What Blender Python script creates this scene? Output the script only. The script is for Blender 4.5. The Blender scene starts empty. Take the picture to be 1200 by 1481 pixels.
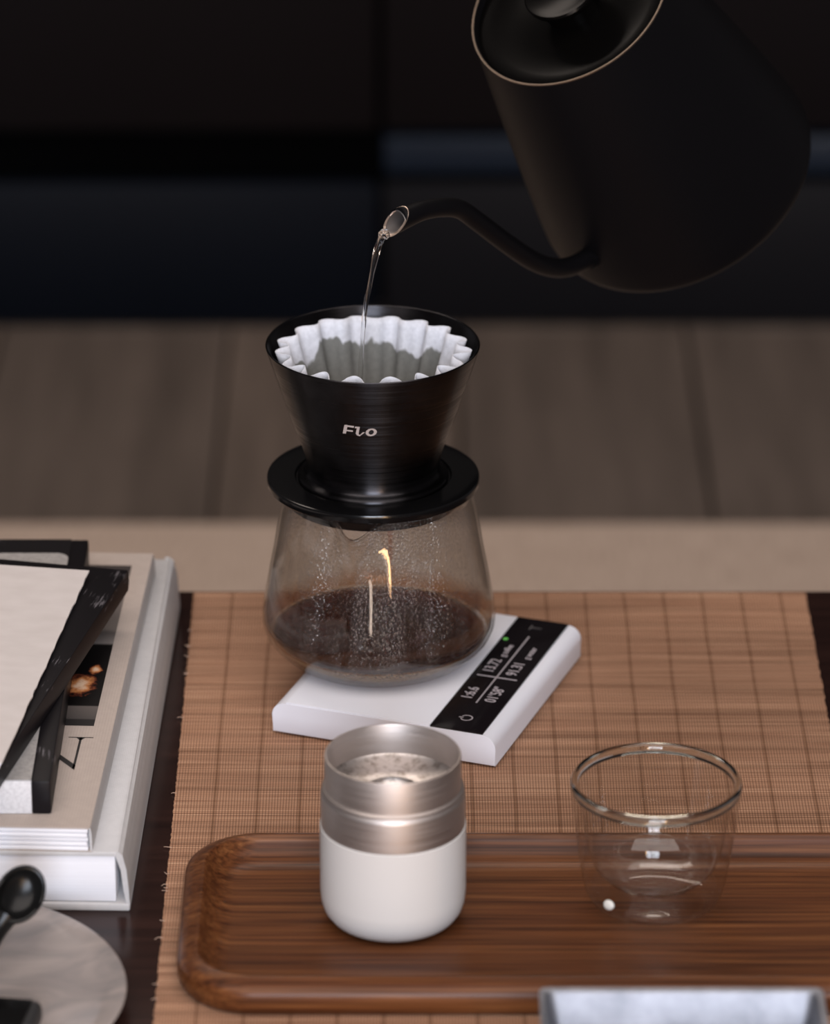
import bpy, bmesh, math, random
from mathutils import Vector, Matrix

random.seed(4)
C = bpy.context.scene.collection
PI = math.pi
TZ = 0.42                      # height of the mat surface above the floor

# ------------------------------------------------------------------ camera
cam_d = bpy.data.cameras.new('camera')
cam_d.sensor_fit = 'HORIZONTAL'
cam_d.sensor_width = 24.0
cam_d.lens = 135.0
cam_d.clip_start = 0.05
cam_d.clip_end = 50
cam_d.dof.use_dof = True
cam_d.dof.focus_distance = 2.335
cam_d.dof.aperture_fstop = 5.0
cam = bpy.data.objects.new('camera', cam_d)
C.objects.link(cam)
cam.location = (0, 0, TZ + 1.07)
cam.rotation_euler = (math.radians(90 - 23.5), 0, 0)
bpy.context.scene.camera = cam

# ------------------------------------------------------------------ world, lights, exposure
sc = bpy.context.scene
sc.view_settings.view_transform = 'Standard'
sc.view_settings.look = 'None'
sc.view_settings.gamma = 1
sc.view_settings.use_curve_mapping = False
sc.view_settings.exposure = 0.0
sc.cycles.max_bounces = 14
sc.cycles.transmission_bounces = 12
sc.cycles.transparent_max_bounces = 24
sc.cycles.sample_clamp_indirect = 6
w = bpy.data.worlds.new('world')
w.use_nodes = True
w.node_tree.nodes['Background'].inputs[0].default_value = (0.62, 0.56, 0.58, 1)
w.node_tree.nodes['Background'].inputs[1].default_value = 0.13
sc.world = w


def area(name, loc, target, sx, sy, power, col):
    d = bpy.data.lights.new(name, 'AREA')
    d.shape = 'RECTANGLE'
    d.size = sx
    d.size_y = sy
    d.energy = power
    d.color = col
    o = bpy.data.objects.new(name, d)
    C.objects.link(o)
    o.location = loc
    o.rotation_euler = (Vector(target) - Vector(loc)).to_track_quat('-Z', 'Y').to_euler()
    return o


# daylight through the tall window behind the camera, the warm sill row below it, a warm lamp beside it
area('window_daylight', (0.05, -1.45, TZ + 1.15), (0.05, 2.0, TZ + 1.15), 1.25, 1.7, 132, (0.80, 0.87, 1.0))
area('overhead_fill', (0.0, 1.05, TZ + 2.0), (0.0, 1.9, TZ), 2.8, 1.6, 42, (1.0, 0.90, 0.85))  # added fill from above, no fixture; brightens the upward-facing surfaces
area('rear_overhead_fill', (-0.35, 3.5, TZ + 2.0), (-0.35, 3.45, 0), 1.8, 0.5, 19, (1.0, 0.86, 0.76))  # added fill, no fixture; lifts the rug and floor behind the table
area('window_low_light', (0.05, -1.45, TZ - 0.02), (0.05, 2.0, TZ - 0.02), 1.25, 0.60, 16, (1.0, 0.80, 0.66))
area('strip_lamp_light', (0.42, 0.25, TZ + 0.10), (0, 2.2, TZ + 0.1), 0.06, 0.9, 5.0, (1.0, 0.60, 0.28))


# ------------------------------------------------------------------ helpers
def tag(o, label=None, cat=None, group=None, kind=None):
    if label:
        o['label'] = label
    if cat:
        o['category'] = cat
    if group:
        o['group'] = group
    if kind:
        o['kind'] = kind
    return o


def thing(name, label, cat, loc, rz=0.0, group=None):
    o = bpy.data.objects.new(name, None)
    C.objects.link(o)
    o.location = (loc[0], loc[1], TZ + loc[2])
    o.rotation_euler = (0, 0, rz)
    o.empty_display_size = 0.02
    return tag(o, label, cat, group)


def link(name, me, mat=None, parent=None, smooth=None):
    o = bpy.data.objects.new(name, me)
    C.objects.link(o)
    if mat:
        me.materials.append(mat)
    if parent:
        o.parent = parent
    if smooth is not None:
        me.polygons.foreach_set('use_smooth', [True] * len(me.polygons))
        if smooth < 179:
            me.set_sharp_from_angle(angle=math.radians(smooth))
    return o


def from_bm(name, bm, mat=None, parent=None, smooth=None, recalc=True):
    if recalc:
        bmesh.ops.recalc_face_normals(bm, faces=bm.faces[:])
    me = bpy.data.meshes.new(name)
    bm.to_mesh(me)
    bm.free()
    return link(name, me, mat, parent, smooth)


def add_lathe(bm, prof, seg=96, cx=0, cy=0, warp=None, closed=False):
    """prof: list of (r, z); r == 0 closes to a pole; closed joins last ring to the first"""
    rings = []
    for k, (r, z) in enumerate(prof):
        if r <= 1e-7:
            rings.append([bm.verts.new((cx, cy, z))])
        else:
            ring = []
            for i in range(seg):
                a = 2 * PI * i / seg
                x, y, zz = r * math.cos(a), r * math.sin(a), z
                if warp:
                    x, y, zz = warp(x, y, zz, a, k)
                ring.append(bm.verts.new((cx + x, cy + y, zz)))
            rings.append(ring)
    pairs = list(zip(rings[:-1], rings[1:]))
    if closed:
        pairs.append((rings[-1], rings[0]))
    for A, B in pairs:
        if len(A) == 1 and len(B) == 1:
            continue
        for i in range(seg):
            j = (i + 1) % seg
            if len(A) == 1:
                bm.faces.new((A[0], B[j], B[i]))
            elif len(B) == 1:
                bm.faces.new((A[i], A[j], B[0]))
            else:
                bm.faces.new((A[i], A[j], B[j], B[i]))


def lathe(name, prof, mat, parent=None, seg=96, smooth=35, closed=False, warp=None, cx=0, cy=0):
    bm = bmesh.new()
    add_lathe(bm, prof, seg, cx, cy, warp, closed)
    return from_bm(name, bm, mat, parent, smooth)


def add_box(bm, x0, x1, y0, y1, z0, z1, bev=0.0, seg=2):
    vs = [bm.verts.new(p) for p in ((x0, y0, z0), (x1, y0, z0), (x1, y1, z0), (x0, y1, z0),
                                    (x0, y0, z1), (x1, y0, z1), (x1, y1, z1), (x0, y1, z1))]
    fs = [bm.faces.new([vs[i] for i in f]) for f in
          ((3, 2, 1, 0), (4, 5, 6, 7), (0, 1, 5, 4), (1, 2, 6, 5), (2, 3, 7, 6), (3, 0, 4, 7))]
    if bev > 0:
        es = {e for f in fs for e in f.edges}
        bmesh.ops.bevel(bm, geom=list(es), offset=bev, segments=seg, affect='EDGES', profile=0.5)


def box(name, x0, x1, y0, y1, z0, z1, mat, parent=None, bev=0.0, seg=2, smooth=40):
    bm = bmesh.new()
    add_box(bm, x0, x1, y0, y1, z0, z1, bev, seg)
    return from_bm(name, bm, mat, parent, smooth)


def add_prism(bm, pts, z0, z1):
    a = [bm.verts.new((x, y, z0)) for x, y in pts]
    b = [bm.verts.new((x, y, z1)) for x, y in pts]
    n = len(pts)
    bm.faces.new(a[::-1])
    bm.faces.new(b)
    for i in range(n):
        j = (i + 1) % n
        bm.faces.new((a[i], a[j], b[j], b[i]))


def prism(name, pts, z0, z1, mat, parent=None, smooth=40, bev=0):
    bm = bmesh.new()
    add_prism(bm, pts, z0, z1)
    if bev:
        bmesh.ops.recalc_face_normals(bm, faces=bm.faces[:])
        es = [e for e in bm.edges if len(e.link_faces) == 2 and e.calc_face_angle() > 0.6]
        bmesh.ops.bevel(bm, geom=es, offset=bev, segments=2, affect='EDGES', profile=0.5)
    return from_bm(name, bm, mat, parent, smooth)


def catmull(pts, n=8):
    P = [Vector(p) for p in pts]
    P = [2 * P[0] - P[1]] + P + [2 * P[-1] - P[-2]]
    out = []
    for i in range(1, len(P) - 2):
        for k in range(n):
            t = k / n
            a, b, c, d = P[i - 1], P[i], P[i + 1], P[i + 2]
            out.append(0.5 * ((2 * b) + (c - a) * t + (2 * a - 5 * b + 4 * c - d) * t * t + (3 * b - a - 3 * c + d) * t ** 3))
    out.append(P[-2].copy())
    return out


def add_tube(bm, path, radii, seg=16, up=Vector((0, 0, 1)), caps=True, shear_last=0.0, flat=None):
    rings = []
    n = len(path)
    for i, p in enumerate(path):
        t = (path[min(i + 1, n - 1)] - path[max(i - 1, 0)]).normalized()
        u = up - t * up.dot(t)
        u.normalize()
        v = t.cross(u)
        r = radii[i] if hasattr(radii, '__len__') else radii
        ring = []
        for k in range(seg):
            a = 2 * PI * k / seg
            f = flat(i, a) if flat else 1.0
            off = u * math.cos(a) * r * f + v * math.sin(a) * r * f
            q = p + off
            if shear_last and i == n - 1:
                q -= t * shear_last * math.cos(a) * r
            ring.append(bm.verts.new(q))
        rings.append(ring)
    for A, B in zip(rings[:-1], rings[1:]):
        for k in range(seg):
            j = (k + 1) % seg
            bm.faces.new((A[k], A[j], B[j], B[k]))
    if caps:
        bm.faces.new(rings[0][::-1])
        bm.faces.new(rings[-1])
    return rings


# ------------------------------------------------------------------ materials
def mat(name, col=(0.8, 0.8, 0.8), rough=0.5, metal=0.0, spec=0.5, **kw):
    m = bpy.data.materials.new(name)
    m.use_nodes = True
    b = m.node_tree.nodes['Principled BSDF']
    b.inputs['Base Color'].default_value = (*col, 1)
    b.inputs['Roughness'].default_value = rough
    b.inputs['Metallic'].default_value = metal
    b.inputs['Specular IOR Level'].default_value = spec
    for k, v in kw.items():
        b.inputs[k].default_value = v
    return m


def nt(m):
    t = m.node_tree
    return t, t.nodes, t.links, t.nodes['Principled BSDF']


def coords(m, scale=(1, 1, 1), kind='Object', rot=(0, 0, 0)):
    t, N, L, b = nt(m)
    tc = N.new('ShaderNodeTexCoord')
    mp = N.new('ShaderNodeMapping')
    mp.inputs['Scale'].default_value = scale
    mp.inputs['Rotation'].default_value = rot
    L.new(tc.outputs[kind], mp.inputs['Vector'])
    return mp.outputs['Vector']


def noise(m, vec, scale=5, detail=4, rough=0.5, dist=0):
    n = m.node_tree.nodes.new('ShaderNodeTexNoise')
    n.inputs['Scale'].default_value = scale
    n.inputs['Detail'].default_value = detail
    n.inputs['Roughness'].default_value = rough
    n.inputs['Distortion'].default_value = dist
    m.node_tree.links.new(vec, n.inputs['Vector'])
    return n.outputs['Fac']


def ramp(m, fac, stops, interp='LINEAR'):
    r = m.node_tree.nodes.new('ShaderNodeValToRGB')
    cr = r.color_ramp
    cr.interpolation = interp
    while len(cr.elements) < len(stops):
        cr.elements.new(0.5)
    for e, (p, c) in zip(cr.elements, stops):
        e.position = p
        e.color = (*c, 1) if hasattr(c, '__len__') else (c, c, c, 1)
    m.node_tree.links.new(fac, r.inputs['Fac'])
    return r.outputs['Color']


def math_n(m, op, a, b=None, c=None):
    n = m.node_tree.nodes.new('ShaderNodeMath')
    n.operation = op
    for i, v in enumerate((a, b, c)):
        if v is None:
            continue
        if isinstance(v, (int, float)):
            n.inputs[i].default_value = v
        else:
            m.node_tree.links.new(v, n.inputs[i])
    return n.outputs[0]


def mixc(m, fac, a, b, mode='MIX'):
    n = m.node_tree.nodes.new('ShaderNodeMix')
    n.data_type = 'RGBA'
    n.blend_type = mode
    for idx, v in ((0, fac), (6, a), (7, b)):
        if isinstance(v, (int, float)):
            n.inputs[idx].default_value = v
        elif isinstance(v, tuple):
            n.inputs[idx].default_value = (*v, 1)
        else:
            m.node_tree.links.new(v, n.inputs[idx])
    return n.outputs[2]


def bump(m, h, strength=0.3, dist=0.001):
    n = m.node_tree.nodes.new('ShaderNodeBump')
    n.inputs['Strength'].default_value = strength
    n.inputs['Distance'].default_value = dist
    m.node_tree.links.new(h, n.inputs['Height'])
    return n.outputs['Normal']


def sep(m, vec):
    n = m.node_tree.nodes.new('ShaderNodeSeparateXYZ')
    m.node_tree.links.new(vec, n.inputs[0])
    return n.outputs


def setin(m, name, sock):
    m.node_tree.links.new(sock, m.node_tree.nodes['Principled BSDF'].inputs[name])


# walnut
def walnut():
    m = mat('walnut', rough=0.36, spec=0.24)
    v = coords(m, (1.8, 85, 85))
    f1 = noise(m, v, 3.0, 6, 0.6, 0.6)
    v2 = coords(m, (6, 420, 420))
    f2 = noise(m, v2, 1.6, 3, 0.5, 0.2)
    c1 = ramp(m, f1, [(0.30, (0.042, 0.0125, 0.0045)), (0.44, (0.098, 0.031, 0.010)), (0.58, (0.142, 0.050, 0.016)), (0.76, (0.225, 0.090, 0.032))])
    c2 = ramp(m, f2, [(0.36, (0.52, 0.50, 0.48)), (0.56, (1.0, 1.0, 1.0))])
    setin(m, 'Base Color', mixc(m, 1.0, c1, c2, 'MULTIPLY'))
    setin(m, 'Normal', bump(m, f2, 0.12, 0.0004))
    return m


def reed():
    m = mat('woven_reed', rough=0.75, spec=0.2)
    v = coords(m)
    s = sep(m, v)
    wob = noise(m, coords(m, (60, 9, 1)), 1.0, 2)
    # weft splints along X
    f1 = noise(m, coords(m, (10, 620, 1)), 1.0, 2, 0.6)
    fL = noise(m, coords(m, (3, 120, 1)), 1.0, 3, 0.6)
    base = ramp(m, f1, [(0.25, (0.265, 0.128, 0.074)), (0.5, (0.400, 0.215, 0.130)), (0.75, (0.54, 0.325, 0.205))])
    tone = ramp(m, fL, [(0.30, (0.66, 0.64, 0.62)), (0.52, (1.0, 1.0, 1.0)), (0.68, (1.16, 1.18, 1.18)), (0.78, (1.6, 1.65, 1.65))])
    c = mixc(m, 1.0, base, tone, 'MULTIPLY')
    # fine grid of warp threads, 1.45 mm
    gx = math_n(m, 'SINE', math_n(m, 'MULTIPLY', math_n(m, 'ADD', s[0], math_n(m, 'MULTIPLY', wob, 0.0012)), 2 * PI / 0.00145))
    gy = math_n(m, 'SINE', math_n(m, 'MULTIPLY', s[1], 2 * PI / 0.0021))
    gxx = ramp(m, math_n(m, 'MULTIPLY_ADD', gx, 0.5, 0.5), [(0.0, 0.52), (0.45, 1.06)])
    gyy = ramp(m, math_n(m, 'MULTIPLY_ADD', gy, 0.5, 0.5), [(0.0, 0.66), (0.5, 1.05)])
    c = mixc(m, 1.0, c, gxx, 'MULTIPLY')
    c = mixc(m, 1.0, c, gyy, 'MULTIPLY')
    # darker stitched cords every 21.6 mm
    xs = math_n(m, 'ADD', math_n(m, 'ADD', s[0], 1.0 - 0.0936 + 0.0216 / 2 + 0.0216 * 0), math_n(m, 'MULTIPLY_ADD', wob, 0.0024, -0.0012))
    md = math_n(m, 'MODULO', xs, 0.0216)
    dd = math_n(m, 'ABSOLUTE', math_n(m, 'SUBTRACT', md, 0.0216 * ((1.0 / 0.0216 + 0.5) % 1)))
    dd = math_n(m, 'MINIMUM', dd, math_n(m, 'SUBTRACT', 0.0216, dd))
    cord = ramp(m, math_n(m, 'MULTIPLY', dd, 400), [(0.10, (0.66, 0.62, 0.58)), (0.60, (1.0, 1.0, 1.0))])
    c = mixc(m, 1.0, c, cord, 'MULTIPLY')
    setin(m, 'Base Color', c)
    h = math_n(m, 'ADD', math_n(m, 'ADD', gx, gy), math_n(m, 'MULTIPLY', f1, 2.0))
    setin(m, 'Normal', bump(m, h, 0.35, 0.0003))
    return m


def linen(name, col, sc_=900, amt=0.12, rough=0.85):
    m = mat(name, col, rough, spec=0.2)
    s = sep(m, coords(m))
    gx = math_n(m, 'SINE', math_n(m, 'MULTIPLY', s[0], 2 * PI * sc_))
    gy = math_n(m, 'SINE', math_n(m, 'MULTIPLY', s[1], 2 * PI * sc_))
    n = noise(m, coords(m, (1, 1, 1)), 160, 5, 0.7)
    g = math_n(m, 'ADD', math_n(m, 'MULTIPLY', math_n(m, 'ADD', gx, gy), 0.12), n)
    c = ramp(m, g, [(0.25, tuple(x * (1 - amt) for x in col)), (0.75, tuple(min(1, x * (1 + amt)) for x in col))])
    setin(m, 'Base Color', c)
    setin(m, 'Normal', bump(m, g, 0.25, 0.0003))
    return m


def paper_edge(name, col, freq=2600):
    m = mat(name, col, 0.8, spec=0.2)
    s = sep(m, coords(m))
    n = noise(m, coords(m, (2, 2, freq)), 1.0, 2)
    c = ramp(m, n, [(0.3, tuple(x * 0.86 for x in col)), (0.6, col)])
    setin(m, 'Base Color', c)
    return m


def thin_glass(name, tint=(1, 1, 1), f0=0.045):
    """thin-walled clear glass: what is not mirrored passes straight through"""
    m = bpy.data.materials.new(name)
    m.use_nodes = True
    N, L = m.node_tree.nodes, m.node_tree.links
    N.clear()
    out = N.new('ShaderNodeOutputMaterial')
    tr = N.new('ShaderNodeBsdfTransparent')
    tr.inputs[0].default_value = (*tint, 1)
    gl = N.new('ShaderNodeBsdfGlossy')
    gl.inputs['Roughness'].default_value = 0.03
    lw = N.new('ShaderNodeLayerWeight')
    lw.inputs['Blend'].default_value = 0.5
    pw = N.new('ShaderNodeMath')
    pw.operation = 'POWER'
    pw.inputs[1].default_value = 4.5
    L.new(lw.outputs['Facing'], pw.inputs[0])
    fr = N.new('ShaderNodeMath')
    fr.operation = 'MULTIPLY_ADD'
    fr.inputs[1].default_value = 0.9
    fr.inputs[2].default_value = f0
    L.new(pw.outputs[0], fr.inputs[0])
    mx = N.new('ShaderNodeMixShader')
    L.new(fr.outputs[0], mx.inputs[0])
    L.new(tr.outputs[0], mx.inputs[1])
    L.new(gl.outputs[0], mx.inputs[2])
    L.new(mx.outputs[0], out.inputs[0])
    return m


def solid_glass(name, col=(1, 1, 1), ior=1.46, rough=0.0):
    m = bpy.data.materials.new(name)
    m.use_nodes = True
    N, L = m.node_tree.nodes, m.node_tree.links
    N.clear()
    out = N.new('ShaderNodeOutputMaterial')
    g = N.new('ShaderNodeBsdfGlass')
    g.inputs['Color'].default_value = (*col, 1)
    g.inputs['IOR'].default_value = ior
    g.inputs['Roughness'].default_value = rough
    L.new(g.outputs[0], out.inputs[0])
    return m


def condensation():
    """water film and droplets on the inside wall of the carafe"""
    m = bpy.data.materials.new('condensation')
    m.use_nodes = True
    N, L = m.node_tree.nodes, m.node_tree.links
    N.clear()
    out = N.new('ShaderNodeOutputMaterial')
    tc = N.new('ShaderNodeTexCoord')
    # droplets
    vo = N.new('ShaderNodeTexVoronoi')
    vo.inputs['Scale'].default_value = 640
    L.new(tc.outputs['Object'], vo.inputs['Vector'])
    bp = N.new('ShaderNodeBump')
    bp.inputs['Strength'].default_value = 0.9
    bp.inputs['Distance'].default_value = 0.0012
    bp.invert = True
    L.new(vo.outputs['Distance'], bp.inputs['Height'])
    # patches where the droplets ran off (vertical streaks)
    mp = N.new('ShaderNodeMapping')
    mp.inputs['Scale'].default_value = (70, 70, 9)
    L.new(tc.outputs['Object'], mp.inputs['Vector'])
    ns = N.new('ShaderNodeTexNoise')
    ns.inputs['Scale'].default_value = 1.0
    ns.inputs['Detail'].default_value = 4
    L.new(mp.outputs[0], ns.inputs['Vector'])
    rp = N.new('ShaderNodeValToRGB')
    rp.color_ramp.elements[0].position = 0.42
    rp.color_ramp.elements[0].color = (0.03, 0.03, 0.03, 1)
    rp.color_ramp.elements[1].position = 0.55
    rp.color_ramp.elements[1].color = (0.14, 0.14, 0.14, 1)
    L.new(ns.outputs['Fac'], rp.inputs['Fac'])
    gl = N.new('ShaderNodeBsdfGlossy')
    gl.inputs['Roughness'].default_value = 0.12
    L.new(bp.outputs[0], gl.inputs['Normal'])
    dot = N.new('ShaderNodeValToRGB')
    dot.color_ramp.elements[0].position = 0.18
    dot.color_ramp.elements[0].color = (0.36, 0.36, 0.36, 1)
    dot.color_ramp.elements[1].position = 0.42
    dot.color_ramp.elements[1].color = (0.0, 0.0, 0.0, 1)
    L.new(vo.outputs['Distance'], dot.inputs['Fac'])
    df = N.new('ShaderNodeBsdfTranslucent')
    df.inputs[0].default_value = (0.50, 0.47, 0.47, 1)
    dd = N.new('ShaderNodeBsdfDiffuse')
    dd.inputs[0].default_value = (0.50, 0.47, 0.47, 1)
    L.new(bp.outputs[0], dd.inputs['Normal'])
    ad = N.new('ShaderNodeMixShader')
    ad.inputs[0].default_value = 0.5
    L.new(df.outputs[0], ad.inputs[1])
    L.new(dd.outputs[0], ad.inputs[2])
    m1 = N.new('ShaderNodeMixShader')
    m1.inputs[0].default_value = 0.45
    L.new(ad.outputs[0], m1.inputs[1])
    L.new(gl.outputs[0], m1.inputs[2])
    # refracting droplets stand in front of a clear wall
    rf = N.new('ShaderNodeBsdfRefraction')
    rf.inputs['IOR'].default_value = 1.02
    rf.inputs['Roughness'].default_value = 0.05
    L.new(bp.outputs[0], rf.inputs['Normal'])
    tr = N.new('ShaderNodeBsdfTransparent')
    m0 = N.new('ShaderNodeMixShader')
    m0.inputs[0].default_value = 0.35
    L.new(tr.outputs[0], m0.inputs[1])
    L.new(rf.outputs[0], m0.inputs[2])
    m2 = N.new('ShaderNodeMixShader')
    # more water where the patches are misty
    dm = N.new('ShaderNodeMix')
    dm.data_type = 'FLOAT'
    gate = N.new('ShaderNodeMath')
    gate.operation = 'MULTIPLY_ADD'
    gate.inputs[1].default_value = 7.0
    gate.inputs[2].default_value = 0.15
    L.new(rp.outputs[0], gate.inputs[0])
    dmul = N.new('ShaderNodeMath')
    dmul.operation = 'MULTIPLY'
    L.new(dot.outputs[0], dmul.inputs[0])
    L.new(gate.outputs[0], dmul.inputs[1])
    dadd = N.new('ShaderNodeMath')
    dadd.operation = 'ADD'
    dadd.use_clamp = True
    L.new(dmul.outputs[0], dadd.inputs[0])
    L.new(rp.outputs[0], dadd.inputs[1])
    N.remove(dm)
    # amber film of coffee left on the glass just above the liquid
    sx = N.new('ShaderNodeSeparateXYZ')
    L.new(tc.outputs['Object'], sx.inputs[0])
    zz = N.new('ShaderNodeMath')
    zz.operation = 'MULTIPLY_ADD'
    zz.inputs[1].default_value = 0.016
    L.new(ns.outputs['Fac'], zz.inputs[0])
    L.new(sx.outputs[2], zz.inputs[2])
    zr = N.new('ShaderNodeValToRGB')
    zs = N.new('ShaderNodeMath')
    zs.operation = 'MULTIPLY'
    zs.inputs[1].default_value = 20.0
    L.new(zz.outputs[0], zs.inputs[0])
    L.new(zs.outputs[0], zr.inputs['Fac'])
    zr.color_ramp.elements[0].position = 0.42
    zr.color_ramp.elements[0].color = (0.62, 0.33, 0.12, 1)
    zr.color_ramp.elements[1].position = 0.66
    zr.color_ramp.elements[1].color = (0.93, 0.91, 0.90, 1)
    L.new(zr.outputs[0], tr.inputs[0])
    L.new(zr.outputs[0], rf.inputs[0])
    L.new(dadd.outputs[0], m2.inputs[0])
    L.new(m0.outputs[0], m2.inputs[1])
    L.new(m1.outputs[0], m2.inputs[2])
    L.new(m2.outputs[0], out.inputs[0])
    return m


def coffee_mat():
    m = bpy.data.materials.new('brewed_coffee')
    m.use_nodes = True
    N, L = m.node_tree.nodes, m.node_tree.links
    N.clear()
    out = N.new('ShaderNodeOutputMaterial')
    g = N.new('ShaderNodeBsdfGlass')
    g.inputs['IOR'].default_value = 1.2
    g.inputs['Roughness'].default_value = 0.02
    df = N.new('ShaderNodeBsdfDiffuse')
    df.inputs[0].default_value = (0.105, 0.030, 0.012, 1)
    mx = N.new('ShaderNodeMixShader')
    mx.inputs[0].default_value = 0.40
    L.new(g.outputs[0], mx.inputs[1])
    L.new(df.outputs[0], mx.inputs[2])
    L.new(mx.outputs[0], out.inputs['Surface'])
    va = N.new('ShaderNodeVolumeAbsorption')
    va.inputs['Color'].default_value = (0.86, 0.50, 0.14, 1)
    va.inputs['Density'].default_value = 950
    L.new(va.outputs[0], out.inputs['Volume'])
    return m


def filter_mat():
    m = mat('filter_paper', (0.70, 0.71, 0.76), 0.85, spec=0.2)
    v = coords(m)
    s = sep(m, v)
    n1 = noise(m, coords(m, (1, 1, 0.3)), 62, 3, 0.5)
    n2 = noise(m, v, 420, 3, 0.6)
    lvl = math_n(m, 'ADD', s[2], math_n(m, 'MULTIPLY_ADD', n1, 0.034, -0.017))
    wet = ramp(m, math_n(m, 'MULTIPLY', lvl, 5.0), [(0.880, (0.20, 0.20, 0.185)), (0.886, (0.70, 0.71, 0.76))])
    gr = ramp(m, n2, [(0.35, 0.86), (0.65, 1.0)])
    setin(m, 'Base Color', mixc(m, 1.0, wet, gr, 'MULTIPLY'))
    setin(m, 'Normal', bump(m, n2, 0.3, 0.0003))
    return m


def brushed_black():
    m = mat('brushed_black_metal', (0.05, 0.05, 0.055), 0.30, metal=1.0, Anisotropic=0.85, **{'Anisotropic Rotation': 0.25})
    n = noise(m, coords(m, (14, 14, 900)), 1.0, 3)
    n2 = noise(m, coords(m), 60, 5, 0.6)
    setin(m, 'Roughness', ramp(m, n, [(0.3, 0.26), (0.7, 0.40)]))
    setin(m, 'Base Color', ramp(m, n2, [(0.35, (0.028, 0.027, 0.029)), (0.7, (0.042, 0.041, 0.045))]))
    return m


def scratched_black():
    m = mat('scratched_black_cloth', (0.02, 0.018, 0.02), 0.42, spec=0.12)
    n = noise(m, coords(m, (900, 60, 200)), 1.0, 4, 0.7)
    n2 = noise(m, coords(m), 50, 3)
    t = math_n(m, 'MULTIPLY', n, n2)
    setin(m, 'Base Color', ramp(m, t, [(0.37, (0.008, 0.0068, 0.008)), (0.46, (0.13, 0.12, 0.13))]))
    return m


def floor_wood(name, c):
    m = mat(name, c, 0.5, spec=0.3)
    n = noise(m, coords(m, (26, 2.2, 10)), 1.0, 5, 0.6)
    setin(m, 'Base Color', ramp(m, n, [(0.3, tuple(x * 0.72 for x in c)), (0.7, tuple(x * 1.25 for x in c))]))
    return m


def rug_mat():
    m = mat('rug_wool', (0.42, 0.33, 0.27), 0.95, spec=0.1)
    n = noise(m, coords(m, (420, 30, 1)), 1.0, 3)
    setin(m, 'Base Color', ramp(m, n, [(0.3, (0.46, 0.355, 0.29)), (0.7, (0.64, 0.515, 0.43))]))
    setin(m, 'Normal', bump(m, n, 0.5, 0.003))
    return m


def catch_metal():
    m = mat('ground_dusted_metal', (0.48, 0.44, 0.42), 0.38, metal=1.0)
    n = noise(m, coords(m), 260, 5, 0.7)
    setin(m, 'Base Color', ramp(m, n, [(0.34, (0.30, 0.26, 0.23)), (0.52, (0.58, 0.54, 0.52))]))
    return m


def cover_photo():
    """flat printed photograph on the book cover: grey wall, dark panel with two glowing shapes"""
    m = mat('printed_photo', rough=0.45, spec=0.3)
    v = coords(m)                    # local book coordinates, metres
    s = sep(m, v)
    band = ramp(m, math_n(m, 'MULTIPLY_ADD', s[1], 5.0, -0.5), [
        (0.00, (0.020, 0.018, 0.018)), (0.085, (0.020, 0.018, 0.018)), (0.09, (0.075, 0.066, 0.062)), (0.16, (0.13, 0.11, 0.10)),
        (0.165, (0.004, 0.003, 0.003)), (0.525, (0.004, 0.003, 0.003)), (0.535, (0.23, 0.20, 0.185)), (0.60, (0.12, 0.10, 0.09)),
        (0.80, (0.15, 0.125, 0.115)), (1.0, (0.045, 0.036, 0.034))])
    nz = noise(m, v, 220, 3, 0.6)

    def blob(x, y, rx, ry):
        dx = math_n(m, 'DIVIDE', math_n(m, 'SUBTRACT', s[0], x), rx)
        dy = math_n(m, 'DIVIDE', math_n(m, 'SUBTRACT', s[1], y), ry)
        r = math_n(m, 'SQRT', math_n(m, 'ADD', math_n(m, 'MULTIPLY', dx, dx), math_n(m, 'MULTIPLY', dy, dy)))
        return math_n(m, 'ADD', r, math_n(m, 'MULTIPLY_ADD', nz, 1.2, -0.6))
    r = math_n(m, 'MINIMUM', blob(-0.0215, 0.157, 0.0085, 0.013), blob(-0.0158, 0.175, 0.0036, 0.006))
    glow = ramp(m, r, [(0.15, (0.90, 0.62, 0.42)), (0.55, (0.62, 0.24, 0.08)), (0.85, (0.12, 0.025, 0.01)), (1.0, (0.0, 0.0, 0.0))])
    setin(m, 'Base Color', mixc(m, 1.0, band, glow, 'ADD'))
    return m


M = {}
M['walnut'] = walnut()
M['reed'] = reed()
M['lacquer'] = mat('dark_lacquered_wood', (0.020, 0.0085, 0.0065), 0.20, spec=0.25)
_n = noise(M['lacquer'], coords(M['lacquer'], (2, 60, 60)), 2.0, 4)
setin(M['lacquer'], 'Base Color', ramp(M['lacquer'], _n, [(0.3, (0.014, 0.006, 0.005)), (0.7, (0.030, 0.013, 0.010))]))
M['rug'] = rug_mat()
M['grey_linen'] = linen('grey_linen', (0.50, 0.49, 0.49), 1100, 0.07)
M['taupe'] = linen('taupe_card', (0.44, 0.37, 0.325), 700, 0.06)
M['cream'] = mat('cream_paper', (0.60, 0.55, 0.525), 0.8, spec=0.2)
_n = noise(M['cream'], coords(M['cream'], (1, 2, 1)), 60, 4)
setin(M['cream'], 'Base Color', ramp(M['cream'], _n, [(0.3, (0.57, 0.52, 0.495)), (0.7, (0.62, 0.57, 0.545))]))
M['board_grey'] = mat('grey_board', (0.34, 0.325, 0.31), 0.7, spec=0.2)
_n = noise(M['board_grey'], coords(M['board_grey']), 420, 4, 0.8)
setin(M['board_grey'], 'Base Color', ramp(M['board_grey'], _n, [(0.3, (0.26, 0.25, 0.24)), (0.6, (0.38, 0.36, 0.345))]))
M['board_light'] = mat('light_board', (0.62, 0.62, 0.64), 0.8, spec=0.2)
_n = noise(M['board_light'], coords(M['board_light']), 500, 3, 0.7)
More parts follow.
